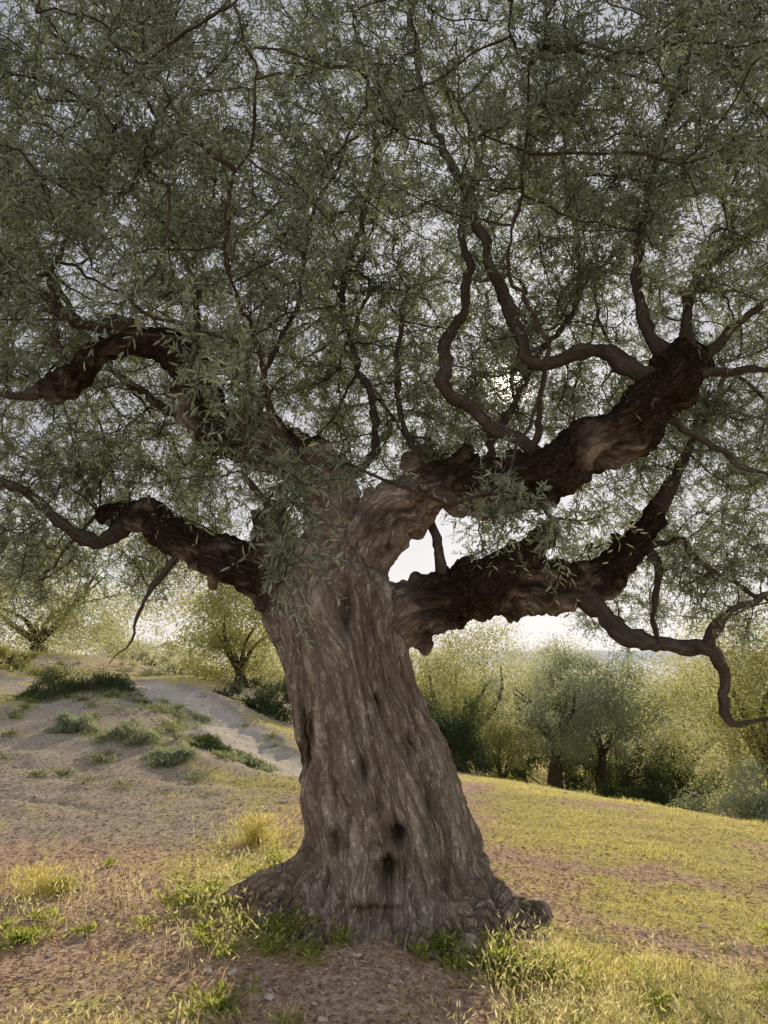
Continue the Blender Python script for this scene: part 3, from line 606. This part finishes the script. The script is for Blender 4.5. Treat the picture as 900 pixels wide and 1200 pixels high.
o = blades('grass', x, y, h, rng.uniform(.0025, .005, len(x)), np.clip(.55+.35*n2(x, y, .9, 2, 92)+rng.normal(0, .24, len(x))-.3*(x < -.8)*(y > 8), 0, 1), M_grass, 1.1)
o['kind'] = 'stuff'; o['label'] = 'short green and straw coloured grass over the ground'; o['category'] = 'grass'
def patch(cx, cy, sx, sy, n): return cx+rng.normal(0, sx, n), cy+rng.normal(0, sy, n)
px_ = [patch(1.05, 3.5, .42, .2, 3000), patch(1.7, 4.0, .4, .3, 900), patch(-1.9, 5.3, .35, .35, 400), patch(-1.2, 3.4, .5, .1, 1000), patch(2.2, 3.9, .3, .4, 300), patch(.8, 4.2, .18, .2, 800), patch(-.95, 5.2, .18, .5, 1000), patch(-.55, 4.45, .2, .12, 200)]
x = np.concatenate([a[0] for a in px_]); y = np.concatenate([a[1] for a in px_]); k = offtrunk(x, y) & (n2(x, y, 5, 2, 66) > -.2); x, y = x[k], y[k]
o = blades('seed_grass', x, y, rng.uniform(.035, .15, len(x)), np.full(len(x), .0025), np.clip(rng.normal(.45, .25, len(x)), 0, 1), M_dry, .9, heads=True)
o['kind'] = 'stuff'; o['label'] = 'pale wild barley with seed heads standing in the sun'; o['category'] = 'grass'
ws = []; wl = []
spots = [(-.95, 4.8, .25, .35, 26), (-.45, 4.3, .3, .1, 16), (.6, 4.25, .3, .12, 22), (1.1, 3.6, .5, .25, 18), (-1.9, 5.0, .4, .5, 12), (-1.2, 3.4, .6, .12, 10), (2.0, 4.8, .6, .8, 8), (-.8, 5.6, .12, .4, 16), (-3.4, 11.0, 1.4, 1.2, 40), (-4.4, 13.6, 1.2, .6, 40), (-2.4, 12.2, .6, .9, 40)]
for cx, cy, sx, sy, kk in spots:
    far = cy > 8
    for q in range(kk):
        wx, wy = cx+rng.normal(0, sx), cy+rng.normal(0, sy)
        if not ((wx-.02)**2/.74**2+(wy-5.05)**2/.66**2 > 1) or (far and pathd(np.array([wx]), np.array([wy]))[0] < .6): continue
        nn_ = rng.integers(25, 90)*(2 if far else 1); h = rng.uniform(.03, .12); a = rng.uniform(0, 6.28, nn_); rr = np.abs(rng.normal(0, .5, nn_))*rng.uniform(.04, .11)*(2.5 if far else 1)
        bx, by = wx+np.cos(a)*rr, wy+np.sin(a)*rr*(1 if not far else .7); dd = np.stack([np.cos(a), np.sin(a), rng.uniform(.2, 1.6, nn_)], 1)+rng.normal(0, .5, (nn_, 3)); L_ = rng.uniform(.015, .055, nn_)*(1.3 if far else 1)
        (wl if far else ws).append((np.stack([bx, by, H(bx, by)+rng.random(nn_)*h*.7], 1), dd, rng.normal(0, .6, (nn_, 3))+np.array([0, 0, 1.]), L_, L_*rng.uniform(.15, .4), np.clip(rng.normal(rng.uniform(.2, .8), .18, nn_), 0, 1)))
o = leaf_mesh('weeds', *[np.concatenate([f[q] for f in ws]) for q in range(6)], M_weed); o['kind'] = 'stuff'; o['label'] = 'small low leafy weeds sprinkled round the trunk and foreground'; o['category'] = 'weeds'
o = leaf_mesh('ground_cover', *[np.concatenate([f[q] for f in wl]) for q in range(6)], M_low); o['kind'] = 'stuff'; o['label'] = 'dull green ground cover scattered over the bare left slope'; o['category'] = 'ground cover'
tufts = [(300, 985, .30, .20, 700, 0, 'tall pale grass tuft against the left side of the trunk'), (235, 1065, .24, .16, 800, 1, 'bright green leafy weed left of the trunk foot'), (330, 1112, .26, .14, 900, 1, 'green leafy weed growing on the front left of the trunk foot'),
         (605, 1138, .24, .13, 800, 1, 'green weed in front of the right side of the trunk foot'), (520, 1128, .2, .09, 500, 1, 'low weed at the front right of the trunk foot'), (50, 1045, .3, .14, 500, 0, 'pale grass tuft at the left edge of the picture'), (25, 1105, .22, .10, 400, 1, 'low green weed at the left edge near the bottom'), (250, 1190, .25, .07, 450, 1, 'low green weed at the bottom edge, left of the trunk shadow')]
for tx, ty, w, h, n_, kind, lab in tufts:
    ang = math.atan((ty-600)/FP)-TH; Yd = CZ/math.tan(ang)
    xx = at(tx, ty, Yd)[0][0]; z0 = float(H(np.array([xx]), np.array([Yd]))[0])
    t = empty('grass_tuft' if kind == 0 else 'weed', (xx, Yd, z0), lab, 'plant')
    a = rng.uniform(0, 6.28, n_); lob = 1+.45*np.sin(3*a+tx)+.3*np.sin(5*a+ty); rr = np.abs(rng.normal(0, .5, n_))*w*lob; bx, by = np.cos(a)*rr, np.sin(a)*rr; bz = H(bx+xx, by+Yd)-z0
    if kind == 0: blades('blades', bx, by, rng.uniform(.3, 1.1, n_)*h, np.full(n_, .0035), np.clip(rng.normal(.6, .25, n_), 0, 1), M_grass, .8, t, True, z=bz-.01)
    else:
        hv = h*np.clip(.6+.8*n2(bx+xx, by+Yd, 9., 2, 12), .1, 1.3)
        dd = nrm(np.stack([np.cos(a), np.sin(a), rng.uniform(.1, 1.6, n_)], 1)+rng.normal(0, .6, (n_, 3))); st = np.stack([bx, by, bz+rng.random(n_)*hv*.8], 1)
        L_ = rng.uniform(.015, .055, n_); leaf_mesh('leaves', st, dd, rng.normal(0, .5, (n_, 3))+np.array([0, 0, 1.]), L_, L_*rng.uniform(.2, .45, n_), np.clip(rng.normal(.45, .22, n_), 0, 1), M_weed, t)
x, y = scatter(60000, 2.9, 10); k = offtrunk(x, y) & (rng.random(len(x)) < .35+.65*(1-grassmask(x, y))); x, y = x[k], y[k]; n_ = len(x)
a = rng.uniform(0, 6.28, n_); L_ = rng.uniform(.012, .045, n_)
o = leaf_mesh('leaf_litter', np.stack([x, y, H(x, y)+.006], 1), np.stack([np.cos(a), np.sin(a), rng.normal(0, .2, n_)], 1), rng.normal(0, .4, (n_, 3))+np.array([0, 0, 1.]), L_, L_*.25, rng.random(n_), M_litter)
o['kind'] = 'stuff'; o['label'] = 'fallen dry olive leaves scattered on the soil'; o['category'] = 'leaf litter'
def pebbles(x, y, s):
    n = len(x); oc = np.array([[1, 0, 0], [0, 1, 0], [-1, 0, 0], [0, -1, 0], [0, 0, .7], [0, 0, -.7], [.7, .7, .35], [-.7, .7, .35], [-.7, -.7, .35], [.7, -.7, .35]])
    f = [[0, 6, 4], [6, 1, 4], [1, 7, 4], [7, 2, 4], [2, 8, 4], [8, 3, 4], [3, 9, 4], [9, 0, 4], [1, 6, 0], [2, 7, 1], [3, 8, 2], [0, 9, 3], [1, 0, 5], [2, 1, 5], [3, 2, 5], [0, 3, 5]]
    V = oc[None]*(1+rng.normal(0, .18, (n, 10, 1)))*s[:, None, None]*np.array([1, 1, .7]); a = rng.uniform(0, 6.28, n); c, s_ = np.cos(a)[:, None], np.sin(a)[:, None]
    V = np.stack([V[..., 0]*c-V[..., 1]*s_*.7, V[..., 0]*s_+V[..., 1]*c*.7, V[..., 2]], -1)+np.stack([x, y, H(x, y)+s*.1], 1)[:, None]
    return V.reshape(-1, 3), (np.arange(n)[:, None, None]*10+np.array(f)[None]).reshape(-1, 3)
x, y = scatter(9000, 2.9, 16); k = offtrunk(x, y) & (rng.random(len(x)) < .2+.8*greymask(x, y)); x, y = x[k], y[k]
Vp, Fp = pebbles(x, y, rng.gamma(2., .004, len(x))+.0035*y/6); o = mk('pebbles', Vp, [Fp], M_stone, smooth=False); o['kind'] = 'stuff'; o['label'] = 'small pale stones and clods on the bare soil'; o['category'] = 'pebbles'

# ------------------------------------------------------------------ light
EL = math.radians(19.8); AZ = math.radians(9.7)
w = bpy.data.worlds.new('World'); S.world = w; w.use_nodes = True; t = w.node_tree; t.nodes.clear()
sky = t.nodes.new('ShaderNodeTexSky'); sky.sky_type = 'NISHITA'; sky.sun_disc = False; sky.sun_elevation = EL; sky.sun_rotation = AZ; sky.dust_density = 1.5; sky.air_density = 1.0
hs = N(t, 'ShaderNodeHueSaturation', Saturation=.6); t.links.new(sky.outputs[0], hs.inputs['Color'])
den_ = mix(t, 1., mix(t, 1., hs.outputs[0], (.60, .60, .60), 'MULTIPLY'), (1., 1., 1.), 'ADD')      # soft shoulder: hazy sky
num = mix(t, 1., hs.outputs[0], (2.85, 2.85, 3.1), 'MULTIPLY')
skyc = mix(t, 1., num, den_, 'DIVIDE')
tc_ = t.nodes.new('ShaderNodeTexCoord'); vm = t.nodes.new('ShaderNodeVectorMath'); vm.operation = 'DOT_PRODUCT'; t.links.new(tc_.outputs['Generated'], vm.inputs[0])
sd = (math.sin(AZ)*math.cos(EL), math.cos(AZ)*math.cos(EL), math.sin(EL)); vm.inputs[1].default_value = sd; dt = vm.outputs['Value']
# invented bright sky opposite the sun, behind the camera, added to lift trunk and leaves
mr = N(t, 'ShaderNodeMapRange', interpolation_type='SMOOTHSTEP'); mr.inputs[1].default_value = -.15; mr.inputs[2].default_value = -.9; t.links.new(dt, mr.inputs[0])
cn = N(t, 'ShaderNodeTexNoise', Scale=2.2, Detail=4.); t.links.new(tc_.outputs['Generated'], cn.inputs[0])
back_fill = math_(t, 'MULTIPLY', mr.outputs[0], math_(t, 'ADD', .5, cn.outputs[0]))
skyc = mix(t, 1., skyc, mix(t, back_fill, (0., 0., 0.), (5.6, 5.0, 4.3)), 'ADD')
# pale haze low on the horizon towards the sun
sz = t.nodes.new('ShaderNodeSeparateXYZ'); t.links.new(tc_.outputs['Generated'], sz.inputs[0])
mh = N(t, 'ShaderNodeMapRange', interpolation_type='SMOOTHSTEP'); mh.inputs[1].default_value = .30; mh.inputs[2].default_value = .0; t.links.new(sz.outputs[2], mh.inputs[0])
mf = N(t, 'ShaderNodeMapRange', interpolation_type='SMOOTHSTEP'); mf.inputs[1].default_value = .2; mf.inputs[2].default_value = .9; t.links.new(dt, mf.inputs[0])
hz_ = math_(t, 'MULTIPLY', mh.outputs[0], mf.outputs[0])
skyc = mix(t, 1., skyc, mix(t, hz_, (0., 0., 0.), (2.2, 1.9, 1.4)), 'ADD')
gl = math_(t, 'ADD', math_(t, 'MULTIPLY', math_(t, 'POWER', math_(t, 'MAXIMUM', dt, 0.), 6000.), 80.), math_(t, 'MULTIPLY', math_(t, 'POWER', math_(t, 'MAXIMUM', dt, 0.), 60.), 1.8))
skyc = mix(t, 1., skyc, mix(t, 1., gl, (1., .90, .74), 'MULTIPLY'), 'ADD')
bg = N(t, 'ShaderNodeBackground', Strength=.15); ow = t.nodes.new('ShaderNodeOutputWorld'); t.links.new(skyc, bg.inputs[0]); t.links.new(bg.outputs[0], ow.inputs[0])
sl = bpy.data.lights.new('sun', 'SUN'); so = bpy.data.objects.new('sun', sl); COL.objects.link(so); sl.energy = 5; sl.angle = math.radians(.5); sl.color = (1, .87, .64)
dv = Vector((-sd[0], -sd[1], -sd[2])); so.rotation_euler = dv.to_track_quat('-Z', 'Y').to_euler()
S.view_settings.view_transform = 'Standard'; S.view_settings.look = 'None'; S.view_settings.exposure = 0
